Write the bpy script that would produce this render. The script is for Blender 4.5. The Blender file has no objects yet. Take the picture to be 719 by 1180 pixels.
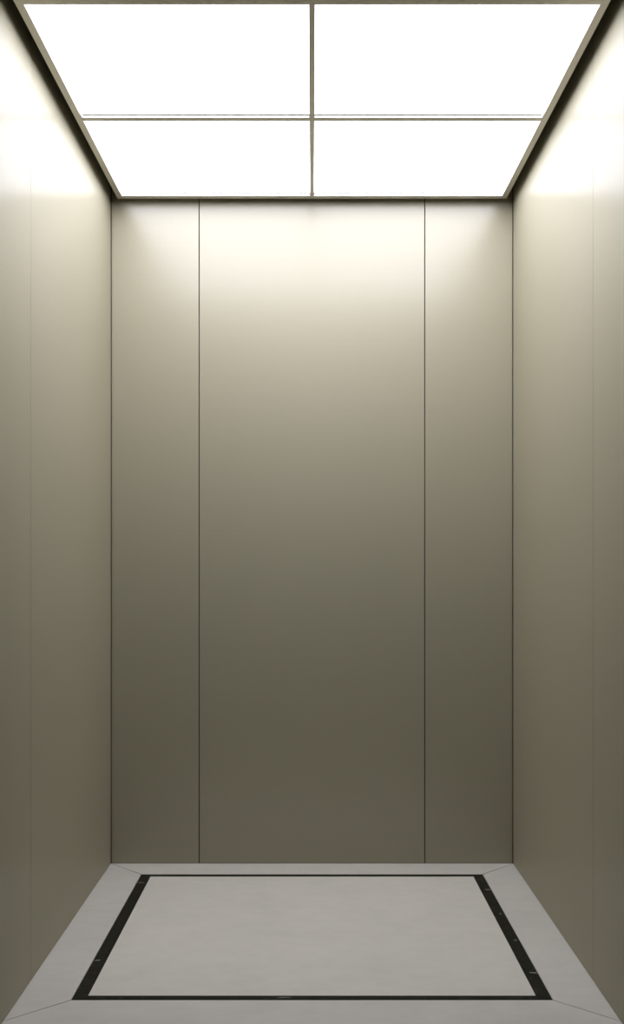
import bpy, bmesh, math
from mathutils import Vector

S = bpy.context.scene
C = S.collection

# ---------------------------------------------------------------- measures
E = 1.03                 # eye height
F = 1270.0               # focal length in pixels of the 719 x 1180 frame
YB = 3.735 * E           # face of the back wall
YF = 2.352 * E           # front edge of the cab
HW = 0.681 * E           # half width between the side walls
ZL = 2.244 * E           # underside of the light frame
ZC = ZL + 0.13           # ceiling above the light

# ---------------------------------------------------------------- camera
cam_d = bpy.data.cameras.new('camera')
cam = bpy.data.objects.new('camera', cam_d)
C.objects.link(cam)
cam.location = (0, 0, E)
cam.rotation_euler = (math.radians(90), 0, 0)
cam_d.sensor_fit = 'VERTICAL'
cam_d.sensor_height = 36.0
cam_d.sensor_width = 36.0
cam_d.lens = 36.0 * F / 1180.0
cam_d.shift_y = 65.0 / 1180.0
cam_d.clip_start = 0.05
cam_d.clip_end = 100
S.camera = cam

# ---------------------------------------------------------------- world, exposure
W = bpy.data.worlds.new('dim_grey_world')  # very dim, even grey surroundings outside the cab
S.world = W
W.use_nodes = True
bg = W.node_tree.nodes['Background']
bg.inputs['Color'].default_value = (0.95, 0.97, 1.0, 1)
bg.inputs['Strength'].default_value = 0.01
PANEL_EMISSION = 6.1
S.view_settings.view_transform = 'Standard'
S.view_settings.look = 'None'
S.view_settings.exposure = 0.0
S.view_settings.gamma = 1.0
S.view_settings.use_curve_mapping = False
S.cycles.max_bounces = 24
S.cycles.diffuse_bounces = 12
S.cycles.glossy_bounces = 16
S.cycles.sample_clamp_indirect = 0
S.cycles.use_denoising = True

# ---------------------------------------------------------------- materials
def new_mat(name):
    m = bpy.data.materials.new(name)
    m.use_nodes = True
    return m, m.node_tree.nodes, m.node_tree.links, m.node_tree.nodes['Principled BSDF']


def noise(n, l, scale, vec=None, detail=4.0, rough=0.5, size=(1, 1, 1), loc=(0, 0, 0), dist=0.0):
    tc = n.new('ShaderNodeTexCoord')
    mp = n.new('ShaderNodeMapping')
    mp.inputs['Scale'].default_value = size
    mp.inputs['Location'].default_value = loc
    l.new(tc.outputs['Object'], mp.inputs['Vector'])
    t = n.new('ShaderNodeTexNoise')
    t.inputs['Scale'].default_value = scale
    t.inputs['Detail'].default_value = detail
    t.inputs['Roughness'].default_value = rough
    t.inputs['Distortion'].default_value = dist
    l.new(mp.outputs['Vector'], t.inputs['Vector'])
    return t


def ramp(n, l, src, stops):
    r = n.new('ShaderNodeValToRGB')
    e = r.color_ramp.elements
    while len(e) < len(stops):
        e.new(0.5)
    for k, (p, c) in enumerate(stops):
        e[k].position = p
        e[k].color = (*c, 1) if len(c) == 3 else c
    l.new(src, r.inputs['Fac'])
    return r


def brushed(name, base, base2, sharp, wide, share, metal=1.0, size=(1.5, 1.5, 260), aniso=0.0):
    """Satin metal with fine hairlines: a crisper lobe plus a share of a broad, milky one."""
    m, n, l, b = new_mat(name)
    t = noise(n, l, 1.0, size=size, detail=3)
    b2 = n.new('ShaderNodeBsdfPrincipled')
    for p, col, r, mt in ((b, base, sharp, 1.0), (b2, base2, wide, metal)):
        p.inputs['Base Color'].default_value = (*col, 1)
        p.inputs['Metallic'].default_value = mt
        mr = n.new('ShaderNodeMapRange')
        mr.inputs['To Min'].default_value = r - 0.02
        mr.inputs['To Max'].default_value = r + 0.02
        l.new(t.outputs['Fac'], mr.inputs['Value'])
        l.new(mr.outputs['Result'], p.inputs['Roughness'])
    mx = n.new('ShaderNodeMixShader')
    mx.inputs['Fac'].default_value = share
    l.new(b.outputs['BSDF'], mx.inputs[1])
    l.new(b2.outputs['BSDF'], mx.inputs[2])
    l.new(mx.outputs['Shader'], n['Material Output'].inputs['Surface'])
    return m


M_WALL = brushed('champagne_satin_steel', (0.37, 0.37, 0.40), (0.422, 0.39, 0.277), 0.24, 0.72, 0.88, metal=0.8)
M_FRAME = brushed('satin_frame_metal', (0.70, 0.67, 0.60), (0.70, 0.67, 0.60), 0.4, 0.6, 0.5)

M_DARK, n, l, b = new_mat('dark_joint')
b.inputs['Base Color'].default_value = (0.02, 0.019, 0.015, 1)
b.inputs['Roughness'].default_value = 0.8

M_LIGHT, n, l, b = new_mat('glowing_acrylic')
b.inputs['Base Color'].default_value = (0.8, 0.8, 0.8, 1)
b.inputs['Roughness'].default_value = 0.5
b.inputs['Emission Color'].default_value = (0.96, 0.985, 1.13, 1)
b.inputs['Emission Strength'].default_value = PANEL_EMISSION


M_EDGE, n, l, b = new_mat('pale_edge_strip')
b.inputs['Base Color'].default_value = (0.88, 0.88, 0.86, 1)
b.inputs['Roughness'].default_value = 0.6


def pale_stone(name, dark, light, loc):
    m, n, l, b = new_mat(name)
    big = noise(n, l, 3.2, detail=6, rough=0.6, loc=loc, dist=0.8)
    fine = noise(n, l, 24.0, detail=4, rough=0.6, loc=loc, size=(0.6, 1, 1), dist=0.4)
    r1 = ramp(n, l, big.outputs['Fac'], [(0.3, dark), (0.7, light)])
    r2 = ramp(n, l, fine.outputs['Fac'], [(0.35, (0.955, 0.955, 0.955)), (0.6, (1, 1, 1)), (0.74, (1.0, 1.0, 1.0))])
    mx = n.new('ShaderNodeMix')
    mx.data_type = 'RGBA'
    mx.blend_type = 'MULTIPLY'
    mx.inputs['Factor'].default_value = 1.0
    l.new(r1.outputs['Color'], mx.inputs['A'])
    l.new(r2.outputs['Color'], mx.inputs['B'])
    l.new(mx.outputs['Result'], b.inputs['Base Color'])
    b.inputs['Roughness'].default_value = 0.35
    b.inputs['Specular IOR Level'].default_value = 0.3
    return m


M_CENTRE = pale_stone('pale_grey_stone', (0.55, 0.527, 0.46), (0.60, 0.572, 0.50), (0, 0, 0))
M_BORDER = pale_stone('grey_border_stone', (0.50, 0.478, 0.427), (0.545, 0.518, 0.463), (7, 3, 0))

M_BLACK, n, l, b = new_mat('black_marble')
nz = noise(n, l, 7.0, detail=5, rough=0.62, dist=2.2)
rp = ramp(n, l, nz.outputs['Fac'], [(0.0, (0.007, 0.007, 0.0045)), (0.494, (0.007, 0.007, 0.0045)), (0.5, (0.06, 0.06, 0.052)), (0.506, (0.007, 0.007, 0.0045))])
l.new(rp.outputs['Color'], b.inputs['Base Color'])
b.inputs['Roughness'].default_value = 0.4
b.inputs['Specular IOR Level'].default_value = 0.12

M_VEIN, n, l, b = new_mat('white_marble_vein')
b.inputs['Base Color'].default_value = (0.22, 0.22, 0.20, 1)
b.inputs['Roughness'].default_value = 0.4

# ---------------------------------------------------------------- helpers
def link(name, bm, mat, parent=None):
    me = bpy.data.meshes.new(name)
    bm.normal_update()
    bmesh.ops.recalc_face_normals(bm, faces=bm.faces)
    bm.to_mesh(me)
    bm.free()
    me.materials.append(mat)
    o = bpy.data.objects.new(name, me)
    C.objects.link(o)
    if parent is not None:
        o.parent = parent
    return o


def add_box(bm, x0, x1, y0, y1, z0, z1, bevel=0.0):
    r = bmesh.ops.create_cube(bm, size=1.0)
    for v in r['verts']:
        v.co = Vector(((x0 + x1) / 2 + v.co.x * (x1 - x0), (y0 + y1) / 2 + v.co.y * (y1 - y0), (z0 + z1) / 2 + v.co.z * (z1 - z0)))
    if bevel:
        es = {e for v in r['verts'] for e in v.link_edges}
        bmesh.ops.bevel(bm, geom=list(es), offset=bevel, segments=2, profile=0.5, affect='EDGES')


def box(name, mat, parent, *a, bevel=0.0):
    bm = bmesh.new()
    add_box(bm, *a, bevel=bevel)
    return link(name, bm, mat, parent)


def add_prism(bm, pts, z0, z1):
    lo = [bm.verts.new((x, y, z0)) for x, y in pts]
    hi = [bm.verts.new((x, y, z1)) for x, y in pts]
    bm.faces.new(lo[::-1])
    bm.faces.new(hi)
    k = len(pts)
    for i in range(k):
        bm.faces.new((lo[i], lo[(i + 1) % k], hi[(i + 1) % k], hi[i]))


def prism(name, mat, parent, pts, z0, z1):
    bm = bmesh.new()
    add_prism(bm, pts, z0, z1)
    return link(name, bm, mat, parent)


def tag(o, label, cat, kind=None):
    o['label'] = label
    o['category'] = cat
    if kind:
        o['kind'] = kind
    return o


# ---------------------------------------------------------------- walls
G = 0.0015               # half of a joint between two sheets
T = 0.004                # sheet thickness


def metal_panel(parent, *a):
    return box('wall_panel', M_WALL, parent, *a, bevel=0.0011)


wb = box('wall_back', M_DARK, None, -HW - 0.03, HW + 0.03, YB + T, YB + 0.035, -0.03, ZC)
tag(wb, 'back wall of the lift cab, three tall champagne satin steel panels with dark joints', 'wall', 'structure')
xs = 130.0 / 340.0 * E   # joints at 130 px either side of the middle
for x0, x1 in ((-HW + 0.0015, -xs - G), (-xs + G, xs - G), (xs + G, HW - 0.0015)):
    metal_panel(wb, x0, x1, YB, YB + T, 0.001, ZC)

YS = F * 0.681 * E / 324.0
for side, word in ((-1, 'left'), (1, 'right')):
    a, bb = sorted((side * (HW + T), side * (HW + 0.035)))
    w = box('wall_' + word, M_DARK, None, a, bb, YF, YB + 0.0035, -0.03, ZC)
    tag(w, word + ' side wall of the lift cab, champagne satin steel with one faint upright joint', 'wall', 'structure')
    box('edge_trim', M_FRAME, w, a, bb, YF - 0.003, YF, -0.006, ZC, bevel=0.0008)
    a, bb = sorted((side * HW, side * (HW + T)))
    g = 0.0006
    metal_panel(w, a, bb, YS + g, YB - 0.004, 0.001, ZC)
    metal_panel(w, a, bb, YF, YS - g, 0.001, ZC)

# ---------------------------------------------------------------- ceiling and added light block
ce = box('ceiling', M_DARK, None, -HW - 0.035, HW + 0.035, YF, YB + 0.035, ZC, ZC + 0.03)
tag(ce, 'dark cab ceiling seen as a black gap around the light frame', 'ceiling', 'structure')
lb = box('front_light_block', M_WALL, None, -HW, HW, YF, YF + 0.012, ZL + 0.01, ZC)  # unseen strip added to stop outside light leaking above the lamp frame
tag(lb, 'added unseen steel strip over the open front, keeps light out above the frame', 'light block', 'structure')

# ---------------------------------------------------------------- floor
fl = box('floor', M_DARK, None, -HW - 0.035, HW + 0.035, YF, YB + 0.035, -0.04, -0.006)
tag(fl, 'pale grey stone cab floor with mitred border and a thin black marble inlay', 'floor', 'structure')
XO = 0.5573 * E
XI = XO - 0.0335 * E
YA0 = F * E / 497.3      # front edge of the black inlay
YA1 = F * E / 352.6      # back edge of the black inlay
SD = 0.026 * E
YI0, YI1 = YA0 + SD, YA1 - SD
YP = F * E / 522.5       # front corner of the mitre
j = 0.0014


def quad(name, mat, pts):
    """A slab shrunk by half a joint on each side."""
    c = Vector((sum(p[0] for p in pts) / 4, sum(p[1] for p in pts) / 4))
    out = []
    k = len(pts)
    for i in range(k):
        p0, p1, p2 = Vector(pts[i - 1]), Vector(pts[i]), Vector(pts[(i + 1) % k])
        d1, d2 = (p1 - p0).normalized(), (p2 - p1).normalized()
        n1, n2 = Vector((-d1.y, d1.x)), Vector((-d2.y, d2.x))
        if n1.dot(c - p1) < 0:
            n1 = -n1
        if n2.dot(c - p1) < 0:
            n2 = -n2
        bis = (n1 + n2).normalized()
        out.append(tuple(p1 + bis * (j / max(bis.dot(n1), 0.15))))
    return prism(name, mat, fl, out, -0.006, 0.0)


XW = HW + 0.004
quad('border_slab', M_BORDER, [(-XW, YB + 0.004), (XW, YB + 0.004), (XO, YA1), (-XO, YA1)])
prism('border_slab', M_BORDER, fl, [(-XW, YF), (XW, YF), (XW, YP - 0.0008), (XO - 0.0002, YA0 - j), (-XO + 0.0002, YA0 - j), (-XW, YP - 0.0008)], -0.006, 0.0)
quad('border_slab', M_BORDER, [(-XW, YP), (-XW, YB + 0.004), (-XO, YA1), (-XO, YA0)])
quad('border_slab', M_BORDER, [(XW, YP), (XW, YB + 0.004), (XO, YA1), (XO, YA0)])
j = 0.0
quad('inlay_strip', M_BLACK, [(-XO, YA1), (XO, YA1), (XI, YI1), (-XI, YI1)])
quad('inlay_strip', M_BLACK, [(-XO, YA0), (XO, YA0), (XI, YI0), (-XI, YI0)])
quad('inlay_strip', M_BLACK, [(-XO, YA0), (-XO, YA1), (-XI, YI1), (-XI, YI0)])
quad('inlay_strip', M_BLACK, [(XO, YA0), (XO, YA1), (XI, YI1), (XI, YI0)])
quad('centre_slab', M_CENTRE, [(-XI, YI0), (XI, YI0), (XI, YI1), (-XI, YI1)])
for o in fl.children:
    if o.name.startswith('inlay_strip'):
        o['label'] = 'black marble inlay strip'

def vein(strip, px, py, w, h, turn):
    """A short white vein in the marble, a sliver lying in the strip's face."""
    y = F * E / (py - 655.0)
    x = (px - 360.0) * y / F
    bm = bmesh.new()
    pts = []
    for q in range(14):
        a = q / 14 * 2 * math.pi
        u, v = math.cos(a) * w, math.sin(a) * h * (0.5 + 0.5 * abs(math.sin(2.3 * a + px)))
        pts.append((x + u * math.cos(turn) - v * math.sin(turn), y + u * math.sin(turn) + v * math.cos(turn)))
    add_prism(bm, pts, -0.0004, 0.0003)
    k = link('vein', bm, M_VEIN, strip)


strips = [o for o in fl.children if o.name.startswith('inlay_strip')]
for s_, vs in ((strips[2], ((113, 1106.5, 0.008, 0.0035, 0.3), (163.5, 1017, 0.012, 0.004, 0.1))),
               (strips[3], ((563, 1025.2, 0.011, 0.005, -0.1), (577, 1053, 0.006, 0.003, 0.8), (594.5, 1083.5, 0.006, 0.004, 0.9), (615, 1121, 0.010, 0.005, -0.2))),
               (strips[1], ((328, 1149.5, 0.018, 0.0022, 0.02),))):
    for v in vs:
        vein(s_, *v)

# ---------------------------------------------------------------- ceiling light
XL = 0.654 * E
FW = 0.0185 * E
FB = 0.028 * E
FF = 0.033 * E
YL0, YL1 = F * 1.244 * E / 658.5, F * 1.244 * E / 426.0
ZT = ZL + 0.045
root = bpy.data.objects.new('ceiling_light', None)
C.objects.link(root)
YM = F * 1.244 * E / 517.0
root.location = (0, YM, ZL)
tag(root, 'large glowing white ceiling light of four square panes in a thin grey metal frame', 'ceiling light')
bpy.context.view_layer.update()


def under(o):
    o.matrix_parent_inverse = root.matrix_world.inverted()
    return o


def frame_bar(name, *a):
    return under(box(name, M_FRAME, root, *a, bevel=0.0008))


# mitred outer frame: four sides in one mesh, then the cross of two bars
bm = bmesh.new()
o = [(-XL, YL0), (XL, YL0), (XL, YL1), (-XL, YL1)]
i = [(-XL + FW, YL0 + FF), (XL - FW, YL0 + FF), (XL - FW, YL1 - FB), (-XL + FW, YL1 - FB)]
rings = []
for pts, z in ((o, ZT), (o, ZL), (i, ZL), (i, ZT)):
    rings.append([bm.verts.new((x, y, z)) for x, y in pts])
for a in range(4):
    r0, r1 = rings[a], rings[(a + 1) % 4]
    for k in range(4):
        bm.faces.new((r0[k], r0[(k + 1) % 4], r1[(k + 1) % 4], r1[k]))
under(link('frame', bm, M_FRAME, root))
BW = 0.0070 * E
BC = 0.0115 * E
bz = ZL + 0.010
frame_bar('divider_bar', -BW, BW, YL0 + FF, YL1 - FB, ZL + 0.0005, bz + 0.004)
for s in (-1, 1):
    x0, x1 = sorted((s * BW, s * (XL - FW)))
    frame_bar('divider_bar', x0, x1, YM - BC, YM + BC, ZL + 0.0005, bz + 0.004)
    for y0, y1 in ((YL0 + FF, YM), (YM, YL1 - FB)):
        a0, a1 = sorted((0, s * (XL - FW)))
        d = under(box('diffuser', M_LIGHT, root, a0, a1, y0, y1, bz, bz + 0.004))
        d['label'] = 'glowing white acrylic pane'
        far = y1 - (BC if y1 == YM else 0)
        k = box('edge_strip', M_EDGE, d, a0 + (BW if s > 0 else 0.002), a1 - (BW if s < 0 else 0.002), far - 0.0066, far, bz - 0.0015, bz)  # added strip drawing a thin grey line at the pane's far edge
        k.matrix_parent_inverse = d.matrix_world.inverted()
under(box('light_shield', M_DARK, root, -XL, XL, YL0, YL1, ZT, ZT + 0.01))  # added opaque lid, keeps the panes from lighting the gap above
# four short hanger rods carry the light shield from the ceiling
for x in (-0.4, 0.4):
    for y in (YL0 + 0.3, YL1 - 0.3):
        bm = bmesh.new()
        bmesh.ops.create_cone(bm, cap_ends=True, segments=16, radius1=0.006, radius2=0.006, depth=ZC - ZT - 0.01)
        for v in bm.verts:
            v.co += Vector((x, y, (ZC + ZT + 0.01) / 2))
        under(link('hanger_rod', bm, M_FRAME, root))
